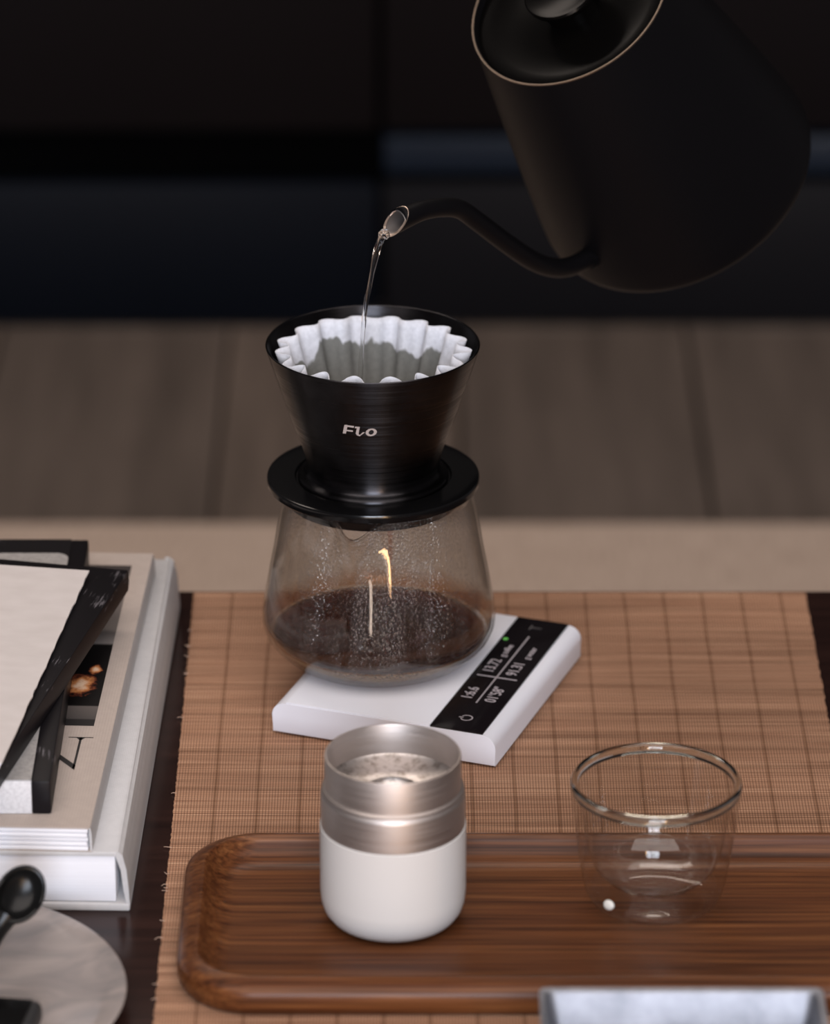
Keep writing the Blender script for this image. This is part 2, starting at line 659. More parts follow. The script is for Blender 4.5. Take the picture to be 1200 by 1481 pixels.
setin(M['board_light'], 'Base Color', ramp(M['board_light'], _n, [(0.3, (0.52, 0.52, 0.54)), (0.6, (0.66, 0.66, 0.68))]))
M['pages'] = paper_edge('white_pages', (0.80, 0.80, 0.84))
M['black_cloth'] = scratched_black()
M['ink'] = mat('black_ink', (0.012, 0.011, 0.012), 0.5)
M['photo'] = cover_photo()
M['white_plastic'] = mat('white_plastic', (0.79, 0.79, 0.84), 0.42, spec=0.4)
M['screen'] = mat('black_glass', (0.008, 0.006, 0.007), 0.12, spec=0.5)
M['display'] = mat('display_text', (0.30, 0.26, 0.27), 0.5, **{'Emission Color': (0.62, 0.54, 0.56, 1), 'Emission Strength': 0.16})
M['led'] = mat('green_led', (0.05, 0.25, 0.04), 0.4, **{'Emission Color': (0.13, 0.42, 0.08, 1), 'Emission Strength': 0.5})
M['mug_white'] = mat('white_enamel', (0.585, 0.565, 0.545), 0.48, spec=0.35)
M['champagne'] = mat('champagne_metal', (0.52, 0.465, 0.435), 0.46, metal=1.0)
_n = noise(M['champagne'], coords(M['champagne'], (20, 20, 1500)), 1.0, 2)
setin(M['champagne'], 'Roughness', ramp(M['champagne'], _n, [(0.3, 0.44), (0.7, 0.56)]))
M['catch'] = catch_metal()
M['black_metal'] = brushed_black()
M['black_plastic'] = mat('glossy_black_plastic', (0.0032, 0.0031, 0.0033), 0.16, spec=0.4)
M['scoop'] = mat('satin_black_plastic', (0.005, 0.005, 0.005), 0.28, spec=0.25)
M['kettle'] = mat('matt_black_coating', (0.0030, 0.0028, 0.0034), 0.45, spec=0.10)
M['kettle_lid'] = mat('black_lid_plastic', (0.0016, 0.0014, 0.0013), 0.20, spec=0.08)
M['steel_edge'] = mat('bare_steel_edge', (0.26, 0.20, 0.155), 0.45, metal=1.0)
M['steel_in'] = mat('steel_inside', (0.62, 0.58, 0.56), 0.42, metal=1.0)
M['tin'] = mat('brushed_tin', (0.62, 0.63, 0.68), 0.55, metal=1.0)
_n = noise(M['tin'], coords(M['tin']), 45, 5, 0.6)
setin(M['tin'], 'Base Color', ramp(M['tin'], _n, [(0.35, (0.24, 0.25, 0.28)), (0.65, (0.36, 0.37, 0.41))]))
M['letter'] = mat('etched_metal', (0.42, 0.36, 0.34), 0.5, spec=0.4)
M['filter'] = filter_mat()
M['slurry'] = mat('wet_coffee_grounds', (0.035, 0.022, 0.014), 0.25)
M['glass_thin'] = thin_glass('carafe_glass', (0.965, 0.965, 0.955))
M['condensation'] = condensation()
M['coffee'] = coffee_mat()
M['coffee_thin'] = solid_glass('amber_strand_glass', (1, 1, 1), 1.2, 0.02)  # amber material of the strands that imitate warm reflections
_v = M['coffee_thin'].node_tree.nodes.new('ShaderNodeVolumeAbsorption')
_v.inputs['Color'].default_value = (0.80, 0.36, 0.06, 1)
_v.inputs['Density'].default_value = 400
M['coffee_thin'].node_tree.links.new(_v.outputs[0], M['coffee_thin'].node_tree.nodes['Material Output'].inputs['Volume'])
M['crema'] = mat('crema_bubbles', (0.42, 0.27, 0.13), 0.35, Alpha=0.55)
_v = M['crema'].node_tree.nodes.new('ShaderNodeTexVoronoi')
_v.inputs['Scale'].default_value = 700
M['crema'].node_tree.links.new(coords(M['crema']), _v.inputs['Vector'])
setin(M['crema'], 'Base Color', ramp(M['crema'], _v.outputs['Distance'], [(0.2, (0.50, 0.34, 0.18)), (0.6, (0.26, 0.15, 0.06))]))
M['tumbler'] = solid_glass('tumbler_glass', (0.985, 0.99, 0.965))
M['tumbler_wall'] = thin_glass('tumbler_wall_glass', (0.985, 0.985, 0.98), f0=0.06)
M['water'] = solid_glass('water', (1, 1, 1), 1.33)
M['plug'] = mat('vent_plug', (0.75, 0.73, 0.68), 0.3)
M['plate'] = mat('glossy_taupe_glaze', (0.30, 0.265, 0.25), 0.14, spec=0.5)
_n = noise(M['plate'], coords(M['plate'], (1, 1.6, 1), rot=(0, 0, 0.6)), 16, 3, 0.5, 2.5)
setin(M['plate'], 'Base Color', ramp(M['plate'], _n, [(0.35, (0.235, 0.21, 0.20)), (0.65, (0.35, 0.30, 0.275))]))
M['cab_brown'] = mat('dark_brown_veneer', (0.0060, 0.0045, 0.0050), 0.55, spec=0.08)
M['cab_blue'] = mat('blue_black_panel', (0.0030, 0.0046, 0.0085), 0.5, spec=0.08)
M['cab_grey'] = mat('charcoal_panel', (0.0080, 0.0080, 0.0100), 0.5, spec=0.08)
M['cab_rail'] = mat('blue_grey_rail', (0.008, 0.014, 0.026), 0.45, spec=0.2)
M['void'] = mat('recess_black', (0.0012, 0.0012, 0.0014), 0.9, spec=0.05)
M['wall'] = mat('dark_plaster', (0.012, 0.011, 0.011), 0.9)
M['frame_dark'] = mat('window_frame_paint', (0.05, 0.05, 0.055), 0.5)

# ------------------------------------------------------------------ setting
fl = bpy.data.objects.new('floor', None)
C.objects.link(fl)
tag(fl, 'greyish brown plank floor behind the table', None, None, 'structure')
shades = [(0.118, 0.092, 0.076), (0.132, 0.102, 0.084), (0.112, 0.088, 0.074), (0.126, 0.098, 0.082)]
fm = [floor_wood('floor_plank_wood_%s' % n, c) for n, c in zip(('a', 'b', 'c', 'd'), shades)]
bm = bmesh.new()
add_box(bm, -1.6, 1.6, -1.7, 4.4, -0.04, -0.012)
from_bm('subfloor', bm, M['void'], fl)
PW = 0.2006
x = -0.1628 - 7 * PW
i = 0
while x < 1.45:
    ys = [-1.6, -0.4 + 0.5 * (i % 3), 1.3 + 0.37 * (i % 4), 3.83 if i % 2 else 3.0 + 0.83, 4.3]
    for a, b in zip(ys[:-1], ys[1:]):
        if b - a > 0.02:
            box('plank', x + 0.0012, x + PW - 0.0012, a + 0.001, b - 0.001, -0.012, 0.0, random.choice(fm), fl, 0.0015, 1)
    x += PW
    i += 1
wb = box('wall_back', -1.6, 1.6, 4.3, 4.4, -0.012, 2.5, M['wall'])
tag(wb, 'dark wall behind the sideboard', None, None, 'structure')

# tall window behind the camera with frame bars
wn = bpy.data.objects.new('window_1', None)
C.objects.link(wn)
tag(wn, 'tall window with dark bars behind the viewer', None, None, 'structure')
zb = 0.0
bm = bmesh.new()
add_box(bm, -0.62, -0.575, -1.44, -1.40, zb, TZ + 2.05)
add_box(bm, 0.675, 0.72, -1.44, -1.40, zb, TZ + 2.05)
add_box(bm, -0.62, 0.72, -1.44, -1.40, TZ + 2.0, TZ + 2.05)
add_box(bm, -0.62, 0.72, -1.44, -1.40, zb, 0.08)
from_bm('window_frame', bm, M['frame_dark'], wn)
box('mullion', 0.20, 0.26, -1.44, -1.40, zb, TZ + 2.0, M['frame_dark'], wn)
for k in range(1, 7):
    zz = 0.08 + k * 0.335
    box('glazing_bar', -0.575, 0.675, -1.435, -1.41, zz - 0.012, zz + 0.012, M['frame_dark'], wn)

# rug under and behind the table
rug = thing('rug', 'beige wool rug showing as a blurred strip behind the table edge', 'rug', (0, 0, -TZ))
bm = bmesh.new()
add_box(bm, -1.4, 1.4, 0.6, 3.384, 0.0, 0.010, 0.003)
from_bm('pile', bm, M['rug'], rug, 40)
bm = bmesh.new()
for k in range(560):
    xx = -1.4 + k * 0.005 + random.uniform(-0.001, 0.001)
    add_tube(bm, [Vector((xx, 3.383, 0.006)), Vector((xx + random.uniform(-0.003, 0.003), 3.383 + random.uniform(0.006, 0.012), 0.002))], 0.0011, 4)
fr = from_bm('fringe', bm, M['rug'], rug)
tag(fr, kind='stuff')

# sideboard in the dark background: left unit with drawer, open gap; right unit with a blue grey rail
sb = thing('sideboard', 'long dark sideboard blurred in the background, black gap between upper and lower fronts', 'sideboard', (0, 3.832, -TZ))
DX = -0.033
box('carcass', -1.45, 1.45, 0.06, 0.45, 0.0, 0.85, M['void'], sb)
box('lower_front', -1.45, -0.75, 0.0, 0.02, 0.004, 0.134, M['cab_blue'], sb, 0.002)
box('lower_front', -0.746, DX, 0.0, 0.02, 0.004, 0.134, M['cab_blue'], sb, 0.002)
box('lower_front', DX + 0.006, 0.70, 0.004, 0.02, 0.004, 0.134, M['cab_grey'], sb, 0.002)
box('lower_front', 0.704, 1.45, 0.004, 0.02, 0.004, 0.134, M['cab_grey'], sb, 0.002)
box('upper_front', -1.45, -0.75, 0.0, 0.02, 0.184, 0.82, M['cab_brown'], sb, 0.002)
box('upper_front', -0.746, DX, 0.0, 0.02, 0.184, 0.82, M['cab_brown'], sb, 0.002)
box('upper_front', DX + 0.006, 0.70, 0.0, 0.02, 0.184, 0.82, M['cab_brown'], sb, 0.002)
box('upper_front', 0.704, 1.45, 0.0, 0.02, 0.184, 0.82, M['cab_brown'], sb, 0.002)
ra = box('rail', DX + 0.006, 1.45, 0.004, 0.03, 0.142, 0.176, M['cab_rail'], sb, 0.004)
tag(ra, 'blue grey rail')
box('top_board', -1.46, 1.46, -0.01, 0.46, 0.85, 0.875, M['cab_brown'], sb, 0.003)

# low table
tb = thing('low_table', 'low table with a glossy dark brown top under the reed mat', 'table', (0, 0, -TZ))
box('tabletop', -0.95, 0.95, 1.70, 2.3545, TZ - 0.036, TZ - 0.001, M['lacquer'], tb, 0.002)
for lx in (-0.90, 0.84):
    for ly in (1.73, 2.25):
        box('leg', lx, lx + 0.06, ly, ly + 0.06, 0.0105, TZ - 0.036, M['lacquer'], tb, 0.003)

# reed mat
pm = thing('placemat', 'woven brown reed mat with darker cords laid on the dark table', 'mat', (0, 0, 0))
bm = bmesh.new()
NY = 300
Lx, Rx = [], []
for k in range(NY + 1):
    y = 1.715 + (2.3500 - 1.715) * k / NY
    fl_ = (y - 1.871) / (2.349 - 1.871)
    xl = -0.1202 - 0.0022 * fl_ + random.uniform(-0.00035, 0.00035)
    xr = 0.2158 + random.uniform(-0.00035, 0.00035)
    row = []
    for (xx, zz) in ((xl, -0.0010), (xl, -0.0002), (xr, -0.0002), (xr, -0.0010)):
        row.append(bm.verts.new((xx, y, zz)))
    Lx.append(row)
for A, B in zip(Lx[:-1], Lx[1:]):
    for q in range(3):
        bm.faces.new((A[q], A[q + 1], B[q + 1], B[q]))
    bm.faces.new((A[3], A[0], B[0], B[3]))
bm.faces.new(Lx[0])
bm.faces.new(Lx[-1][::-1])
from_bm('weave', bm, M['reed'], pm)
bm = bmesh.new()
for k in range(22):
    y = random.uniform(1.75, 2.34)
    fl_ = (y - 1.871) / (2.349 - 1.871)
    xl = -0.1202 - 0.0022 * fl_
    ln = random.uniform(0.0008, 0.0032)
    p0 = Vector((xl + 0.001, y, 0.0))
    p1 = Vector((xl - ln * 0.5, y + random.uniform(-0.0006, 0.0006), 0.0002))
    p2 = Vector((xl - ln, y + random.uniform(-0.0015, 0.0015), random.uniform(-0.0005, 0.0008)))
    add_tube(bm, [p0, p1, p2], 0.00014, 4)
ff = from_bm('loose_fibre', bm, mat('pale_fibre', (0.55, 0.38, 0.28), 0.8), pm)
tag(ff, kind='stuff')

# ------------------------------------------------------------------ walnut tray
tr = thing('serving_tray', 'walnut tray with raised rounded rim, under the white mug and glass', 'tray', (0, 0, 0))
X0, X1, Y0, Y1, RC = -0.1112, 0.262, 1.8772, 2.0372, 0.037


def rrect(inset, z, n=14):
    r = max(RC - inset, 0.012)
    x0, x1, y0, y1 = X0 + inset, X1 - inset, Y0 + inset, Y1 - inset
    pts = []
    for cx_, cy_, a0 in ((x1 - r, y1 - r, 0), (x0 + r, y1 - r, PI / 2), (x0 + r, y0 + r, PI), (x1 - r, y0 + r, 1.5 * PI)):
        for k in range(n + 1):
            a = a0 + PI / 2 * k / n
            pts.append((cx_ + r * math.cos(a), cy_ + r * math.sin(a), z))
    return pts


bm = bmesh.new()
rings = []
for ins, z in [(0.0045, 0.0), (0.0020, 0.0008), (0.0005, 0.0035), (0.0, 0.007), (0.0001, 0.0105), (0.0008, 0.0124), (0.0024, 0.0139), (0.0050, 0.0152), (0.0085, 0.0165),
               (0.0095, 0.0168), (0.0101, 0.0165), (0.0114, 0.0144), (0.0132, 0.0112), (0.0162, 0.0084), (0.0200, 0.0067), (0.0240, 0.0059), (0.0285, 0.0058)]:
    rings.append([bm.verts.new(p) for p in rrect(ins, z)])
for A, B in zip(rings[:-1], rings[1:]):
    for k in range(len(A)):
        j = (k + 1) % len(A)
        bm.faces.new((A[k], A[j], B[j], B[k]))
bm.faces.new(rings[0][::-1])
bm.faces.new(rings[-1])
from_bm('tray_body', bm, M['walnut'], tr, 50)

# ------------------------------------------------------------------ mug (grinder catch cup): white body, champagne collar
mg = thing('mug', 'white cup with a champagne metal collar, standing on the walnut tray', 'cup', (-0.0104, 1.9638, 0.0060))
body = [(0, 0.0005), (0.022, 0.0), (0.0265, 0.0004), (0.0302, 0.0026), (0.0328, 0.0062), (0.0341, 0.0105), (0.0346, 0.016), (0.0346, 0.030), (0.0346, 0.0502), (0.0343, 0.0506), (0.0335, 0.0506)]
lathe('cup_body', body, M['mug_white'], mg)
col = [(0.0335, 0.0507), (0.0341, 0.0508), (0.0341, 0.0655), (0.0339, 0.0668), (0.0333, 0.0677), (0.0331, 0.0680), (0.0331, 0.0684),
       (0.0335, 0.0687), (0.0335, 0.0694), (0.0331, 0.0699), (0.0323, 0.0703), (0.0322, 0.072), (0.0322, 0.0857), (0.0320, 0.0863), (0.0313, 0.0864), (0.0311, 0.0860),
       (0.0310, 0.0712)]
lathe('collar', col, M['champagne'], mg)
inn = [(0.0310, 0.0714), (0.0300, 0.0706), (0.0270, 0.0693), (0.0200, 0.0678), (0.0150, 0.0672), (0.0142, 0.0668), (0.0138, 0.0655), (0.0120, 0.0640), (0.0, 0.0638)]
lathe('dosing_funnel', inn, M['catch'], mg)
pin = lathe('drive_shaft', [(0.0026, 0.0640), (0.0026, 0.0682), (0.0020, 0.0688), (0, 0.0688)], M['catch'], mg, seg=24)

# ------------------------------------------------------------------ double wall tumbler
tg = thing('glass_tumbler', 'empty clear double walled glass tumbler on the right half of the walnut tray', 'glass', (0.1144, 1.9791, 0.0060))
outer = [(0, 0.0030), (0.010, 0.0024), (0.017, 0.0006), (0.021, 0.0), (0.0265, 0.0008), (0.0305, 0.0034), (0.0330, 0.0078), (0.0345, 0.0140), (0.0362, 0.0250), (0.0378, 0.0370),
         (0.0392, 0.0490), (0.0402, 0.0590), (0.0404, 0.0606)]
inner_ = [(0, 0.0105), (0.0060, 0.0106), (0.0150, 0.0115), (0.0235, 0.0145), (0.0290, 0.0205), (0.0322, 0.0300), (0.0342, 0.0410), (0.0358, 0.0520), (0.0371, 0.0606)]
rim_ = [(0.0404, 0.0604), (0.0408, 0.0622), (0.0406, 0.0640), (0.0396, 0.0652), (0.0383, 0.0651), (0.0373, 0.0639), (0.0370, 0.0622), (0.0372, 0.0604), (0.0388, 0.0598)]
lathe('outer_wall', outer, M['tumbler_wall'], tg, seg=128, smooth=180)
lathe('inner_wall', inner_, M['tumbler_wall'], tg, seg=128, smooth=180)
lathe('rolled_rim', rim_, M['tumbler'], tg, seg=128, smooth=180, closed=True)
bm = bmesh.new()
bmesh.ops.create_uvsphere(bm, u_segments=24, v_segments=14, radius=0.0031)
bmesh.ops.scale(bm, vec=(1, 0.45, 0.8), verts=bm.verts)
pg = from_bm('vent_plug', bm, M['plug'], tg, 180)
pg.location = (-0.0226, -0.0260, 0.0118)
pg.rotation_euler = (math.radians(-22), 0, math.radians(-41))
tag(pg, 'small white vent plug')

# ------------------------------------------------------------------ kitchen scale
AX = math.atan2(-0.0415, 0.1148)
ks = thing('coffee_scale', 'white coffee scale with black display strip, turned on the mat', 'scale', (-0.0739, 2.1736, 0), AX)
SW, SL, SH = 0.1220, 0.1414, 0.0187


def strip_profile(x0, x1, z0, z1, rl, rr):
    pts = [(x0, z0), (x1, z0)]
    if rr:
        pts += [(x1 - rr + rr * math.cos(a), z1 - rr + rr * math.sin(a)) for a in [PI / 2 * k / 10 for k in range(11)]]
    else:
        pts += [(x1, z1)]
    if rl:
        pts += [(x0 + rl - rl * math.cos(a), z1 - rl + rl * math.sin(a)) for a in [PI / 2 * (10 - k) / 10 for k in range(11)]]
    else:
        pts += [(x0, z1)]
    return pts


def extrude_y(name, pts, y0, y1, m, parent, bev=0.0):
    bm = bmesh.new()
    a = [bm.verts.new((x, y0, z)) for x, z in pts]
    b = [bm.verts.new((x, y1, z)) for x, z in pts]
    fa = bm.faces.new(a)
    fb = bm.faces.new(b[::-1])
    n = len(pts)
    for i in range(n):
        j = (i + 1) % n
        bm.faces.new((a[i], b[i], b[j], a[j]))
    if bev:
        bmesh.ops.bevel(bm, geom=list(fa.edges) + list(fb.edges), offset=bev, segments=2, affect='EDGES', profile=0.5)
    return from_bm(name, bm, m, parent, 30)


extrude_y('scale_body', strip_profile(0, SW, 0.0012, SH - 0.0008, 0.0070, 0.0072), 0, SL, M['white_plastic'], ks, 0.0006)
box('foot', 0.008, 0.114, 0.008, SL - 0.008, 0.0, 0.0016, M['black_plastic'], ks)
box('weighing_plate', 0.0075, 0.0862, 0.0004, SL - 0.0004, SH - 0.0012, SH, M['white_plastic'], ks, 0.0003)
dp = box('display', 0.0866, 0.1150, 0.0004, SL - 0.0004, SH - 0.0012, SH + 0.0001, M['screen'], ks, 0.0002)
tag(dp, 'black glass display strip')


def text_mesh(body_, size, name='digits', m=None, parent=None, loc=(0, 0, 0), rz=PI / 2, sx=1.0, thick=0.00005):
    cu = bpy.data.curves.new(name, 'FONT')
    cu.body = body_
    cu.size = size
    cu.extrude = thick
    cu.offset = size * 0.006
    o = bpy.data.objects.new(name, cu)
    C.objects.link(o)
    dg = bpy.context.evaluated_depsgraph_get()
    me = bpy.data.meshes.new_from_object(o.evaluated_get(dg))
    bpy.data.objects.remove(o)
    for v in me.vertices:
        v.co.x *= sx
    me.transform(Matrix.Rotation(rz, 4, 'Z'))
    me.transform(Matrix.Translation(loc))
    me.materials.clear()
    me.name = name
    return link(name, me, m, parent)


ZT = SH + 0.0002
text_mesh('1:6.6', 0.0086, 'readout', M['display'], dp, (0.0962, 0.0360, ZT), sx=0.86)
text_mesh("01'58\"", 0.0086, 'readout', M['display'], dp, (0.1092, 0.0360, ZT), sx=0.86)
text_mesh('13.72', 0.0086, 'readout', M['display'], dp, (0.0962, 0.0700, ZT), sx=0.86)
text_mesh('91.31', 0.0086, 'readout', M['display'], dp, (0.1092, 0.0700, ZT), sx=0.86)
text_mesh('g coffee', 0.0050, 'caption', M['display'], dp, (0.0962, 0.0905, ZT), sx=0.95)
text_mesh('g water', 0.0050, 'caption', M['display'], dp, (0.1092, 0.0915, ZT), sx=0.95)
box('divider', 0.0999, 0.1006, 0.0330, 0.1185, SH + 0.0001, SH + 0.00025, M['display'], dp)
box('divider', 0.0895, 0.1115, 0.0648, 0.0656, SH + 0.0001, SH + 0.00025, M['display'], dp)
bm = bmesh.new()
pts_o = []
R1, R2 = 0.0033, 0.0026
for k in range(25):
    a = math.radians(205 + 310 * k / 24)
    pts_o.append((math.cos(a), math.sin(a)))
va = [(bm.verts.new((R1 * x, R1 * y, 0)), bm.verts.new((R2 * x, R2 * y, 0))) for x, y in pts_o]
for (a, b), (c, d) in zip(va[:-1], va[1:]):
    bm.faces.new((a, b, d, c))
v4 = [bm.verts.new(p) for p in ((-0.0042, -0.0004, 0), (-0.0018, -0.0004, 0), (-0.0018, 0.0004, 0), (-0.0042, 0.0004, 0))]
bm.faces.new(v4)
po = from_bm('power_symbol', bm, M['display'], dp)
po.location = (0.1015, 0.0145, ZT)
bm = bmesh.new()
add_box(bm, -0.0030, -0.0023, -0.0028, 0.0028, 0, 0.00005)
add_box(bm, -0.0023, 0.0034, -0.0004, 0.0004, 0, 0.00005)
to = from_bm('tare_symbol', bm, mat('dim_symbol', (0.10, 0.09, 0.09), 0.5), dp)
to.location = (0.1000, 0.1300, ZT)
bm = bmesh.new()
add_lathe(bm, [(0.0014, 0), (0.0014, 0.0001), (0, 0.0001)], 16)
ld = from_bm('indicator_light', bm, M['led'], dp)
ld.location = (0.0893, 0.1120, SH + 0.0001)
tag(ld, 'green indicator light')

# ------------------------------------------------------------------ carafe with coffee
CX, CY, CZ = -0.0190, 2.2316, SH + 0.0001
ca = thing('carafe', 'wide glass carafe, steamed up inside, standing on the white scale', 'carafe', (CX, CY, CZ))
prof = [(0.0, 0.0022), (0.028, 0.0016), (0.040, 0.0), (0.0455, 0.0010), (0.0505, 0.0040), (0.0550, 0.0082), (0.0590, 0.0135), (0.0611, 0.0190), (0.0614, 0.0240), (0.0608, 0.0300),
        (0.0590, 0.0400), (0.0569, 0.0515), (0.0547, 0.0625), (0.0530, 0.0730), (0.0514, 0.0810), (0.0497, 0.0885), (0.0483, 0.0945), (0.0484, 0.0960)]
SPA = math.radians(-90 - 13)           # direction of the pouring lip


def lip(x, y, z, a, k, z0=0.070, z1=0.096):
    d = math.atan2(math.sin(a - SPA), math.cos(a - SPA))
    t = max(0.0, min(1.0, (z - z0) / (z1 - z0)))
    g = math.exp(-(d / 0.17) ** 2) * t ** 1.8
    r = math.hypot(x, y)
    f = (r + 0.0105 * g) / r
    return x * f, y * f, z - 0.0070 * g


inner = [(max(r - 0.0016, 0.0), z + (0.0022 if r < 0.05 else 0.0006)) for r, z in prof[:-1]]
inner[0] = (0.0, 0.0040)
full = prof + [(0.0478, 0.0964)] + inner[::-1]
gw = lathe('glass_wall', full, M['glass_thin'], ca, seg=144, smooth=180, warp=lip)
cond = [(r - 0.0019, z) for r, z in prof if z > 0.0125 and z < 0.0955]
co = lathe('condensation', cond, M['condensation'], ca, seg=144, smooth=180, warp=lip)
tag(co, 'misty water droplets on the inner wall')
lv = 0.0133
cofp = [(0.0, 0.0044), (0.026, 0.0040), (0.0380, 0.0027), (0.0430, 0.0038), (0.0475, 0.0066), (0.0515, 0.0104), (0.0545, lv - 0.0002), (0.0552, lv + 0.0002), (0.0540, lv), (0.0, lv)]
fmp = [(0.0403, 0.0026), (0.0448, 0.0034), (0.0492, 0.0062), (0.0532, 0.0100), (0.0560, 0.0138)]
fo_ = lathe('crema_ring', fmp, M['crema'], ca, seg=96, smooth=180)
tag(fo_, 'tan band of small bubbles at the edge of the coffee')
cf_ = lathe('coffee', cofp, M['coffee'], ca, seg=96, smooth=50)
tag(cf_, 'dark brown brewed coffee at the bottom')
# thin amber strands standing in for warm reflections on the carafe glass
for k, (sx, sy, rr, z1) in enumerate(((0.0058, -0.004, 0.0013, lv), (0.0028, 0.001, 0.0006, 0.058), (0.0010, 0.003, 0.0004, 0.062))):
    path = [Vector((sx + 0.0002 * math.sin(6 * t + k), sy, 0.0860 - t * (0.0860 - z1))) for t in [q / 14 for q in range(15)]]
    bm = bmesh.new()
    add_tube(bm, path, [rr * (1.1 - 0.3 * q / 14) for q in range(15)], 12, up=Vector((0, 1, 0)))
    cs_ = from_bm('reflection_strand', bm, M['coffee_thin'], ca, 60)
    tag(cs_, 'thin amber strand imitating a warm reflection in the glass')

# ------------------------------------------------------------------ dripper
DXX, DY = -0.0217, CY
dr = thing('coffee_dripper', 'black flat bottom coffee dripper on top of the glass carafe', 'dripper', (DXX, DY, 0))
disc = [(0.0360, 0.1166), (0.0546, 0.1166), (0.0551, 0.1172), (0.0552, 0.1190), (0.0552, 0.1204), (0.0549, 0.1212), (0.0543, 0.1215), (0.0420, 0.1215), (0.0408, 0.1213), (0.0404, 0.1205), (0.0400, 0.1200), (0.0360, 0.1200)]
lathe('base_ring', disc, M['black_plastic'], dr, seg=144, closed=True)
neck = [(0.0300, 0.1165), (0.0300, 0.1085), (0.0455, 0.1085), (0.0462, 0.1095), (0.0462, 0.1165)]
lathe('neck_collar', neck, M['black_plastic'], dr, seg=96, closed=True)
cone_o = [(0.0200, 0.1190), (0.0385, 0.1195), (0.0392, 0.1202), (0.0391, 0.1215), (0.0384, 0.1224), (0.0372, 0.1229), (0.0360, 0.1233), (0.0350, 0.1243), (0.0345, 0.1262), (0.0346, 0.1290), (0.0352, 0.1325), (0.0370, 0.1388),
          (0.0430, 0.1560), (0.0500, 0.1775), (0.0549, 0.1929), (0.0551, 0.1937), (0.0547, 0.1942), (0.0542, 0.1940), (0.0538, 0.1932), (0.0489, 0.1775), (0.0420, 0.1560), (0.0358, 0.1388), (0.0335, 0.1290), (0.0325, 0.1255), (0.0200, 0.1250)]
lathe('cone', cone_o, M['black_metal'], dr, seg=160)
lathe('outlet_plate', [(0.0, 0.1192), (0.0205, 0.1192), (0.0205, 0.1252), (0.0, 0.1252)], M['black_metal'], dr, seg=48)

# lettering Flo on the cone: flat outlines wrapped on the surface
def on_cone(u, v):
    """u metres around, v metres height above z0"""
    z = 0.1640 + v
    r = 0.0430 + (z - 0.1560) * (0.0500 - 0.0430) / (0.1775 - 0.1560) + 0.00012
    a = -PI / 2 + u / r
    return (r * math.cos(a), r * math.sin(a), z)


def letter_mesh(bm, quads):
    for q in quads:
        # subdivide each quad across so that it hugs the cone
        (x0, y0), (x1, y1), (x2, y2), (x3, y3) = q
        n = 4
        prev = None
        for k in range(n + 1):
            t = k / n
            a = bm.verts.new(on_cone(x0 + (x1 - x0) * t, y0 + (y1 - y0) * t))
            b = bm.verts.new(on_cone(x3 + (x2 - x3) * t, y3 + (y2 - y3) * t))
            if prev:
                bm.faces.new((prev[0], a, b, prev[1]))
            prev = (a, b)


def zpx(px, py):
    return ((px - 992.0 + 105) * 1.0, py)


# letter outlines in a frame of 1200 x 750 units (15 units = 1 photograph pixel)
U = 0.357e-3 / 15


def LQ(*pts):
    return [((x - 892.0) * U, (330.0 - y) * U * 1.12) for x, y in pts]


bm = bmesh.new()
letter_mesh(bm, [LQ((250, 415), (322, 415), (365, 205), (293, 205)), LQ((285, 245), (497, 258), (505, 215), (293, 205)), LQ((325, 350), (470, 358), (480, 322), (335, 318))])
letter_mesh(bm, [LQ((525, 225), (630, 225), (622, 262), (520, 262)), LQ((538, 390), (600, 390), (630, 225), (572, 225)),
                 LQ((538, 390), (600, 390), (615, 418), (565, 430)), LQ((565, 430), (610, 412), (650, 412), (625, 448)), LQ((625, 448), (640, 412), (690, 350), (740, 350))])
ov = []
for k in range(24):
    a0, a1 = 2 * PI * k / 24, 2 * PI * (k + 1) / 24

    def pt(a, rx, ry):
        return (872 + rx * math.cos(a) + 0.18 * ry * math.sin(a), 348 - ry * math.sin(a))
    ov.append(LQ(pt(a0, 118, 92), pt(a1, 118, 92), pt(a1, 55, 55), pt(a0, 55, 55)))
letter_mesh(bm, ov)
le = from_bm('lettering', bm, M['letter'], dr)
tag(le, 'grey lettering Flo')

# pleated paper filter
fp = thing('paper_filter', 'white pleated paper filter standing inside the black dripper', 'filter', (DXX, DY - 0.0015, 0))
bm = bmesh.new()
NF, SEG = 17, 408
rows = []
levels = [0.0] + [k / 14 for k in range(1, 15)]
pj = [random.uniform(-0.35, 0.35) for _ in range(NF)]
pa = [random.uniform(0.75, 1.25) for _ in range(NF)]
for L_ in levels:
    row = []
    for k in range(SEG):
        a = 2 * PI * k / SEG
        ph = a * NF / (2 * PI) + 0.25
        i0 = int(ph) % NF
        i1 = (i0 + 1) % NF
        fr_ = ph - int(ph)
        sm = fr_ * fr_ * (3 - 2 * fr_)
        jit = pj[i0] * (1 - sm) + pj[i1] * sm
        amp = pa[i0] * (1 - sm) + pa[i1] * sm
        wv = math.cos(2 * PI * (ph + 0.30 * jit))
        wv = math.copysign(abs(wv) ** 0.75, wv)
        rin = 0.0432 * (1 - L_) + 0.0250 * L_
        rr = 0.0460 * (1 - L_) + 0.0272 * L_
        front = max(0.0, -math.sin(a))
        side = abs(math.cos(a))
        r = rr + (0.0023 + 0.0011 * side + 0.0014 * front) * amp * wv * (1 - 0.45 * L_) + 0.0008 * side * (1 - L_)
        z = 0.1921 - 0.0004 * max(0, math.sin(a)) - L_ * 0.064 + (0.0004 * math.sin(3 * a + 1) - (0.0003 + 0.0008 * front) * wv) * (1 - L_)
        row.append(bm.verts.new((r * math.cos(a), r * math.sin(a), z)))
    rows.append(row)
for A, B in zip(rows[:-1], rows[1:]):
    for k in range(SEG):
        j = (k + 1) % SEG
        bm.faces.new((A[k], A[j], B[j], B[k]))
fo = from_bm('pleated_wall', bm, M['filter'], fp, 180)
